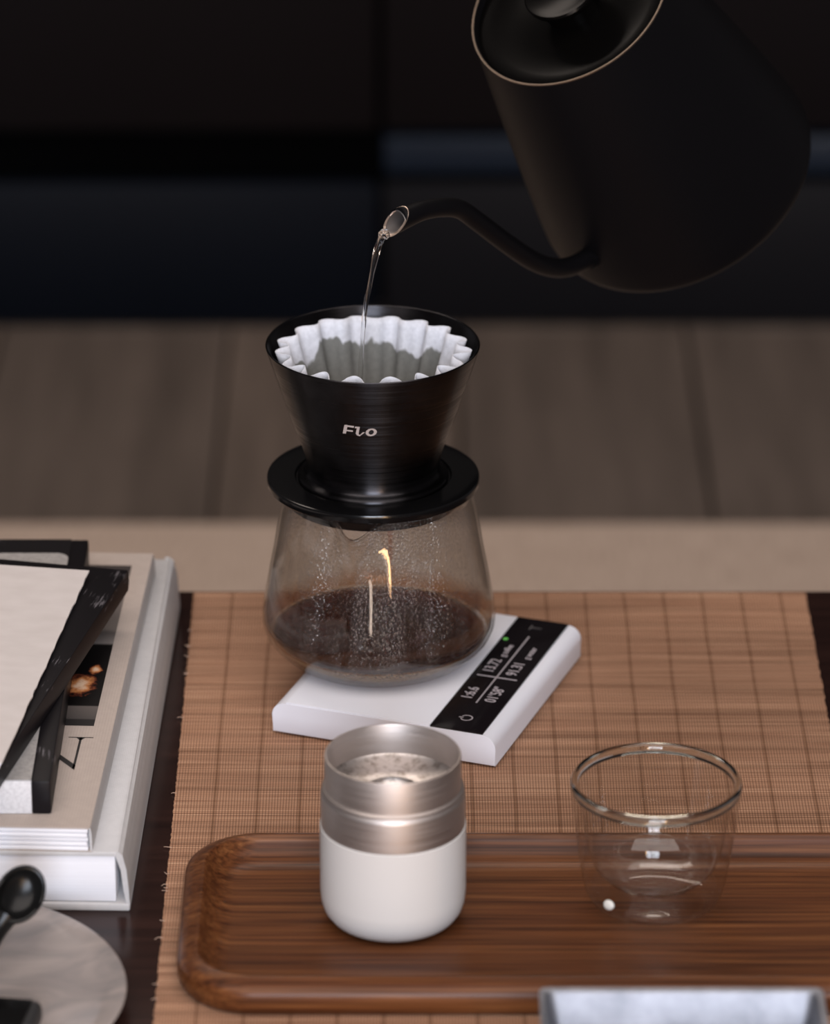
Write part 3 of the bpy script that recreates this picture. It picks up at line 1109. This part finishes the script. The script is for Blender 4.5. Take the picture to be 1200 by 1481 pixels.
sm_ = fo.modifiers.new('paper', 'SOLIDIFY')
sm_.thickness = 0.0003
cg = lathe('coffee_grounds', [(0.0, 0.1500), (0.012, 0.1502), (0.024, 0.1508), (0.0302, 0.1520), (0.0290, 0.1440), (0.0265, 0.1330), (0.0, 0.1325)], M['slurry'], None, seg=64)
cg.location = (DXX, DY - 0.0015, TZ)
tag(cg, 'wet dark coffee grounds lying inside the white paper filter', 'coffee grounds')
cg['kind'] = 'stuff'

# ------------------------------------------------------------------ kettle
nv = Vector((-0.4037, -0.4706, 0.7846)).normalized()
hv = Vector((nv.x, nv.y, 0)).normalized()
ev = (hv - nv * hv.dot(nv)).normalized()
mv = nv.cross(ev)
kb = Vector((0.1437, 2.4051, 0.2226 + TZ))
rot = Matrix((ev, mv, nv)).transposed()      # local x = spout side, z = kettle axis
ke = thing('gooseneck_kettle', 'matt black gooseneck kettle tilted above the dripper, pouring water', 'kettle', (0, 0, 0))
ke.matrix_world = Matrix.Translation(kb) @ rot.to_4x4()
H_, RB, RT = 0.1575, 0.0780, 0.0548
bp_ = [(0.0, 0.0022), (0.066, 0.0020), (0.0725, 0.0), (0.0752, 0.0004), (0.0770, 0.0020), (0.0779, 0.0046), (0.0780, 0.0080)]
for k in range(1, 13):
    t = k / 12
    z = 0.008 + t * (H_ - 0.008)
    r = RB + (RT - RB) * (t ** 1.12)
    bp_.append((r, z))
bp_ += [(RT - 0.0012, H_), (RT - 0.0016, H_ - 0.004), (RT - 0.002, H_ - 0.020)]
lathe('kettle_body', bp_, M['kettle'], ke, seg=160, smooth=30)
re_ = lathe('rim_edge', [(RT + 0.0001, H_ - 0.0003), (RT + 0.0001, H_ + 0.0005), (RT - 0.0009, H_ + 0.0005), (RT - 0.0009, H_ - 0.0003)], M['steel_edge'], ke, seg=160, closed=True)
tag(re_, 'thin bare steel rim')
ldp = [(RT - 0.0018, H_ - 0.0045), (RT - 0.004, H_ - 0.0040), (0.044, H_ - 0.0050), (0.030, H_ - 0.0052), (0.0225, H_ - 0.0045), (0.0, H_ - 0.0045)]
lid_ = lathe('lid', ldp, M['kettle_lid'], ke, seg=128)
lathe('lid_knob', [(0.0150, H_ - 0.0046), (0.0150, H_ + 0.0030), (0.0180, H_ + 0.0060), (0.0205, H_ + 0.0090), (0.0208, H_ + 0.0110), (0.0200, H_ + 0.0122), (0.0170, H_ + 0.0118), (0.0120, H_ + 0.0108), (0.0, H_ + 0.0104)], M['kettle_lid'], lid_, seg=64)
sp = [(0.0680, 0.0240), (0.0760, 0.0292), (0.0885, 0.0385), (0.0979, 0.0503), (0.1061, 0.0681), (0.1138, 0.0957), (0.1205, 0.1236), (0.1251, 0.1403), (0.1329, 0.1527), (0.1441, 0.1649), (0.1547, 0.1732), (0.1600, 0.1772)]
sp3 = catmull([(a, 0, b) for a, b in sp], 6)
nn = len(sp3)
rad = []
for i in range(nn):
    t = i / (nn - 1)
    rad.append(0.0054 - 0.0004 * min(1, t * 1.6) + (0.0011 * max(0, (t - 0.80) / 0.20)))
bm = bmesh.new()
add_tube(bm, sp3, rad, 28, up=Vector((-1, 0, 0.2)), caps=False, shear_last=1.12)
spo = from_bm('spout', bm, M['kettle'], ke, 180)
bm = bmesh.new()
add_tube(bm, sp3[-20:], [r - 0.0007 for r in rad[-20:]], 28, up=Vector((-1, 0, 0.2)), caps=False, shear_last=1.12)
si = from_bm('spout_bore', bm, M['steel_in'], spo, 180)
tag(si, 'bare steel inside of spout')
# lip ring joining bore and spout
bm = bmesh.new()
ra_ = add_tube(bm, [sp3[-2], sp3[-1]], [rad[-1] + 0.0001] * 2, 28, up=Vector((-1, 0, 0.2)), caps=False, shear_last=1.12)[1]
rb_ = add_tube(bm, [sp3[-2], sp3[-1]], [rad[-1] - 0.0012] * 2, 28, up=Vector((-1, 0, 0.2)), caps=False, shear_last=1.12)[1]
keep = [Vector(v.co) for v in ra_], [Vector(v.co) for v in rb_]
bm.free()
bm = bmesh.new()
tdir = (sp3[-1] - sp3[-2]).normalized()
lay = []
for pts_, s_ in ((keep[0], 0.0), (keep[0], 0.0004), (keep[1], 0.0004), (keep[1], 0.0)):
    lay.append([bm.verts.new(p + tdir * s_) for p in pts_])
for q in range(4):
    A, B = lay[q], lay[(q + 1) % 4]
    for k in range(28):
        j = (k + 1) % 28
        bm.faces.new((A[k], A[j], B[j], B[k]))
lr_ = from_bm('spout_lip', bm, mat('bare_steel_lip', (0.62, 0.50, 0.42), 0.4, 1.0), spo, 60)
tag(lr_, 'bare steel lip of spout')
bm = bmesh.new()
add_tube(bm, [Vector((0.0700, 0, 0.0253)), Vector((0.0765, 0, 0.0296))], [0.0066, 0.0062], 28, up=Vector((0, 1, 0)))
from_bm('spout_socket', bm, M['kettle'], ke, 40)
# handle on the far side of the spout, leaving the frame at the top right
hp = catmull([(-0.052, 0, 0.150), (-0.075, 0, 0.158), (-0.110, 0, 0.160), (-0.128, 0, 0.150), (-0.134, 0, 0.120), (-0.138, 0, 0.070), (-0.140, 0, 0.030)], 6)
bm = bmesh.new()
add_tube(bm, hp, [0.006 if i < 14 else 0.0085 for i in range(len(hp))], 16, up=Vector((0, 1, 0)))
from_bm('handle', bm, M['kettle_lid'], ke, 60)

# ------------------------------------------------------------------ water stream
ws = [(-0.0150, 2.2187, 0.2605), (-0.0159, 2.2187, 0.2580), (-0.0172, 2.2187, 0.2555), (-0.0200, 2.2187, 0.2467), (-0.0228, 2.2187, 0.2318), (-0.0250, 2.2187, 0.2205), (-0.0268, 2.2187, 0.2016), (-0.0280, 2.2187, 0.1807), (-0.0290, 2.2187, 0.1500)]
wp = catmull(ws, 10)
nw = len(wp)
wr = [0.0031 * (1 - 0.62 * min(1, i / 36)) * (0.8 + 0.2 * min(1, i / 8)) for i in range(nw)]


def flat(i, a):
    return 1.0 + 0.24 * math.cos(2 * (a - 0.16 * i)) * max(0.25, 1 - i / 70) + 0.09 * math.cos(3 * a + 0.22 * i)


bm = bmesh.new()
add_tube(bm, wp, wr, 20, up=Vector((0, 1, 0)), flat=flat)
st = from_bm('water_stream', bm, M['water'], None, 180)
st.location = (0, 0, TZ)
tag(st, 'thin clear stream of water falling from the kettle spout into the filter', 'water')

# ------------------------------------------------------------------ books
ZB = -0.001
# 1: thick grey linen hardcover, spine to the right
ang = -math.radians(1.35)
b1 = thing('hardcover_book', 'thick grey linen hardcover book at the bottom of the stack on the table', 'book', (-0.1370, 1.9815, ZB), ang, 'stacked books')
BL = 0.3475
box('page_block', -0.24, -0.0066, 0.0015, BL - 0.006, 0.0046, 0.0290, M['pages'], b1, 0.0004)
prism('front_cover', [(-0.245, 0), (-0.0065, 0), (-0.0045, 0.0015), (-0.0045, BL - 0.004), (-0.245, BL - 0.001)], 0.0294, 0.0320, M['grey_linen'], b1, bev=0.0007)
prism('back_cover', [(-0.245, 0), (0.0, 0), (0.0, BL), (-0.245, BL)], 0.0, 0.0040, M['grey_linen'], b1, bev=0.0009)
bm = bmesh.new()
spn = [(-0.0052, 0.0318), (-0.0030, 0.0300), (-0.0012, 0.0220), (-0.0004, 0.0120), (0.0, 0.0030), (-0.0018, 0.0036), (-0.0030, 0.0120), (-0.0040, 0.0220), (-0.0062, 0.0292), (-0.0078, 0.0302), (-0.0075, 0.0320)]
extrude_y('spine', spn, 0.0005, BL - 0.001, M['grey_linen'], b1)
bm.free()
# 2: taupe softcover with photo and large letter
a2 = -math.radians(2.43)
b2 = thing('paperback_book', 'taupe paperback with dark photo and big serif letter on its cover', 'book', (-0.1550, 1.9818, ZB + 0.0321), a2, 'stacked books')
B2L, B2H = 0.322, 0.0128
for k in range(5):
    z0 = 0.0004 + k * 0.00235
    o = box('page_section', -0.215, -0.0012 - 0.0004 * (k % 2), 0.0003 * (k % 3), B2L - 0.003, z0, z0 + 0.0020, M['pages'], b2, 0.0004)
prism('front_cover', [(-0.216, 0), (-0.0006, 0.0002), (0.0, 0.001), (0.0, B2L), (-0.216, B2L)], 0.0121, B2H, M['taupe'], b2)
box('back_cover', -0.216, 0.0006, 0.0, B2L, 0.0, 0.0004, M['taupe'], b2)
extrude_y('spine', [(-0.0006, 0.0121), (0.0, 0.0126), (0.0006, 0.0090), (0.0008, 0.0003), (-0.0004, 0.0004)], 0.0004, B2L, M['grey_linen'], b2)
bm = bmesh.new()
vs = [bm.verts.new(p) for p in ((-0.095, 0.110, 0), (-0.0098, 0.110, 0), (-0.0100, 0.3055, 0), (-0.095, 0.3055, 0))]
bm.faces.new(vs)
ph_ = from_bm('cover_photo', bm, M['photo'], b2)
ph_.location = (0, 0, B2H + 0.00008)
tag(ph_, 'dark printed photograph')
# serif letter N: hairline right stem, thick diagonal, hairline left stem under the next book
bm = bmesh.new()


def flatq(pts):
    bm.faces.new([bm.verts.new((x, y, 0)) for x, y in pts])


sx_, yt, yb = -0.0148, 0.0965, 0.0620
flatq([(sx_ - 0.0006, yb), (sx_ + 0.0006, yb + 0.001), (sx_ + 0.0006, yt), (sx_ - 0.0006, yt)])
flatq([(sx_ - 0.0062, yt), (sx_ + 0.0062, yt), (sx_ + 0.0062, yt + 0.0007), (sx_ - 0.0062, yt + 0.0007)])
flatq([(sx_ - 0.0022, yt), (sx_ - 0.0006, yt - 0.0024), (sx_ + 0.0006, yt - 0.0024), (sx_ + 0.0022, yt)])
flatq([(sx_ + 0.0006, yb - 0.0012), (sx_ + 0.0006, yb + 0.0042), (sx_ - 0.0235, yt + 0.0007), (sx_ - 0.0272, yt + 0.0007)])
flatq([(sx_ - 0.0250, yb), (sx_ - 0.0238, yb), (sx_ - 0.0238, yt), (sx_ - 0.0250, yt)])
ln_ = from_bm('letter_print', bm, M['ink'], b2)
ln_.location = (0, 0, B2H + 0.0001)
tag(ln_, 'large black serif letter N')
# 3: grey board book with black spine and black border
b3 = thing('boxed_book', 'grey board book with shiny black spine, lying on the taupe paperback', 'book', (-0.1744, 1.9962, ZB + 0.0321 + 0.0129), 0.0, 'stacked books')
B3L, B3H = 0.286, 0.0176
box('book_block', -0.150, -0.0092, 0.0, B3L, 0.0, B3H, M['board_light'], b3, 0.0006)
box('spine', -0.0092, 0.0, -0.0003, B3L, 0.0, B3H + 0.0001, M['black_cloth'], b3, 0.0010)
bd = box('cover_border', -0.150, -0.0090, 0.001, B3L - 0.0003, B3H + 0.00005, B3H + 0.0003, M['black_cloth'], b3)
pts = [(-0.150, 0.0004), (-0.0092, 0.0004)] + [(-0.0092 - 0.007 + 0.007 * math.cos(a), B3L - 0.019 - 0.007 + 0.007 * math.sin(a)) for a in [PI / 2 * k / 8 for k in range(9)]] + [(-0.150, B3L - 0.019)]
cp_ = prism('cover_panel', pts, B3H + 0.0003, B3H + 0.0006, M['board_grey'], b3)
tag(cp_, 'speckled grey cover panel with rounded corner')
# 4: black scratched book turned clockwise
z4 = ZB + 0.0321 + 0.0129 + 0.0183
b4 = thing('black_book', 'thin scratched black book lying askew under the cream booklet', 'book', (-0.1990, 1.9810, z4), -math.radians(12.0), 'stacked books')
B4L = 0.239
for k in range(3):
    box('page_section', -0.150, -0.004 - 0.0006 * (k % 2), 0.002, B4L - 0.003, 0.0014 + k * 0.003, 0.0042 + k * 0.003, M['pages'], b4, 0.0003)
box('front_cover', -0.152, 0.0, 0.0, B4L, 0.0106, 0.0118, M['black_cloth'], b4, 0.0004)
box('back_cover', -0.152, 0.0, 0.0, B4L, 0.0, 0.0012, M['black_cloth'], b4, 0.0004)
extrude_y('spine', [(-0.0016, 0.0004), (0.0, 0.0004), (0.0006, 0.0060), (0.0, 0.0114), (-0.0016, 0.0114)], 0.0003, B4L - 0.0003, M['black_cloth'], b4)
# 5: cream booklet on top
z5 = z4 + 0.0119
b5 = thing('cream_booklet', 'cream paper booklet lying on top of the book stack', 'booklet', (-0.1958, 1.9830, z5), -math.radians(7.0), 'stacked books')
B5L = 0.2232
for k in range(4):
    z0 = k * 0.00085
    prism('page_section', [(-0.13, 0.0), (-0.0006 - 0.0004 * (3 - k), 0.0), (-0.0006 - 0.0004 * (3 - k), B5L - 0.001), (-0.13, B5L + 0.004)], z0, z0 + 0.0008, M['pages'], b5)
# cover with slightly chipped edge
edge = []
for k in range(41):
    y = B5L * k / 40
    edge.append((random.uniform(-0.0005, 0.0003) if 0 < k < 40 else 0.0, y))
prism('front_cover', [(-0.13, -0.0005)] + edge + [(-0.13, B5L + 0.0045)], 0.0034, 0.0042, M['cream'], b5)
bm = bmesh.new()
vs = [bm.verts.new(p) for p in ((-0.0400, 0.0800, 0), (-0.0228, 0.0810, 0), (-0.0208, 0.0868, 0), (-0.0400, 0.0868, 0))]
bm.faces.new(vs)
lt = from_bm('letter_print', bm, M['ink'], b5)
lt.location = (0, 0, 0.0043)
for _b, _t in ((b1, 'x'),):
    pass
for _b in (b1, b2, b3, b4):
    if 'group' in _b:
        del _b['group']
del b5['group']

# ------------------------------------------------------------------ plate with scoop and black block
pl = thing('glazed_plate', 'shallow glossy taupe plate in the lower left corner, on the dark table', 'plate', (-0.2279, 1.8796, ZB))
pp = [(0, 0.0), (0.050, 0.0), (0.052, 0.0012), (0.070, 0.0052), (0.086, 0.0095), (0.0946, 0.0125), (0.0954, 0.0134), (0.0950, 0.0142), (0.0940, 0.0144), (0.0850, 0.0118), (0.0680, 0.0078), (0.0500, 0.0048), (0.0300, 0.0040), (0, 0.0038)]
lathe('plate_body', pp, M['plate'], pl, seg=128, smooth=60)

sc_ = thing('coffee_scoop', 'glossy black scoop with round bowl leaning over the taupe plate', 'scoop', (0, 0, 0))
cen = Vector((-0.1842, 1.9220, 0.0400))
nrm = Vector((0.30, -0.80, 0.52)).normalized()
axd = Vector((-0.45, -0.30, -0.60))
axd = (axd - nrm * axd.dot(nrm)).normalized()       # towards the handle
sd = nrm.cross(axd)
Mx = Matrix((sd, axd, nrm)).transposed().to_4x4()
sc_.matrix_world = Matrix.Translation(cen + Vector((0, 0, TZ))) @ Mx
bm = bmesh.new()
add_lathe(bm, [(0.0, -0.0095), (0.006, -0.0092), (0.0105, -0.0065), (0.0128, -0.0020), (0.0134, 0.0010), (0.0130, 0.0022), (0.0118, 0.0024), (0.0108, 0.0014), (0.0100, -0.0006), (0.0070, -0.0028), (0.0, -0.0034)], 64)
bmesh.ops.scale(bm, vec=(0.86, 1.10, 1.0), verts=bm.verts)
from_bm('scoop_bowl', bm, M['scoop'], sc_, 60)
bm = bmesh.new()
hpth = catmull([(0, 0.0110, -0.0010), (0, 0.0170, -0.0016), (0, 0.0240, -0.0020), (0, 0.0330, -0.0030)], 6)
add_tube(bm, hpth, [0.0062 - 0.0012 * math.sin(PI * i / (len(hpth) - 1)) for i in range(len(hpth))], 16, up=Vector((0, 0, 1)), flat=lambda i, a: 1.0 - 0.35 * abs(math.cos(a)))
from_bm('handle', bm, M['scoop'], sc_, 70)

bl = thing('black_block', 'matt black block with rounded corner on the plate, bottom left corner', 'block', (-0.1705, 1.8440, 0.0105), math.radians(-8))
box('block_body', -0.060, 0.0, -0.045, 0.0125, 0.0, 0.0115, mat('matt_black_rubber', (0.018, 0.018, 0.019), 0.55), bl, 0.004, 4)
box('block_cap', -0.056, -0.004, -0.041, 0.0085, 0.0115, 0.0130, M['black_plastic'], bl, 0.0006)

# ------------------------------------------------------------------ metal tin in the lower right
tn = thing('metal_tin', 'open silver metal tin blurred in the foreground, before the walnut tray', 'tin', (0.1180, 1.8160, 0))
bm = bmesh.new()
WT, DT, HT, wl = 0.0630, 0.075, 0.0500, 0.0022


def sq(hw, y0, y1, z):
    r = 0.004
    pts_ = []
    for cx_, cy_, a0 in ((hw - r, y1 - r, 0), (-hw + r, y1 - r, PI / 2), (-hw + r, y0 + r, PI), (hw - r, y0 + r, 1.5 * PI)):
        for k in range(5):
            a = a0 + PI / 2 * k / 4
            pts_.append(bm.verts.new((cx_ + r * math.cos(a), cy_ + r * math.sin(a), z)))
    return pts_


rs = [sq(WT - 0.005, -DT + 0.005, -0.005, 0.0), sq(WT - 0.0005, -DT, 0, 0.0490), sq(WT, -DT - 0.0004, 0.0006, 0.0494), sq(WT, -DT - 0.0004, 0.0006, 0.0500), sq(WT - wl, -DT + wl, -wl, 0.0500),
      sq(WT - wl - 0.0014, -DT + wl, -wl - 0.001, 0.0490), sq(WT - wl - 0.0045, -DT + wl + 0.002, -wl - 0.004, 0.0270), sq(WT - wl - 0.0080, -DT + wl + 0.006, -wl - 0.007, 0.0250)]
for A, B in zip(rs[:-1], rs[1:]):
    for k in range(len(A)):
        j = (k + 1) % len(A)
        bm.faces.new((A[k], A[j], B[j], B[k]))
bm.faces.new(rs[0][::-1])
bm.faces.new(rs[-1])
from_bm('tin_body', bm, M['tin'], tn, 50)
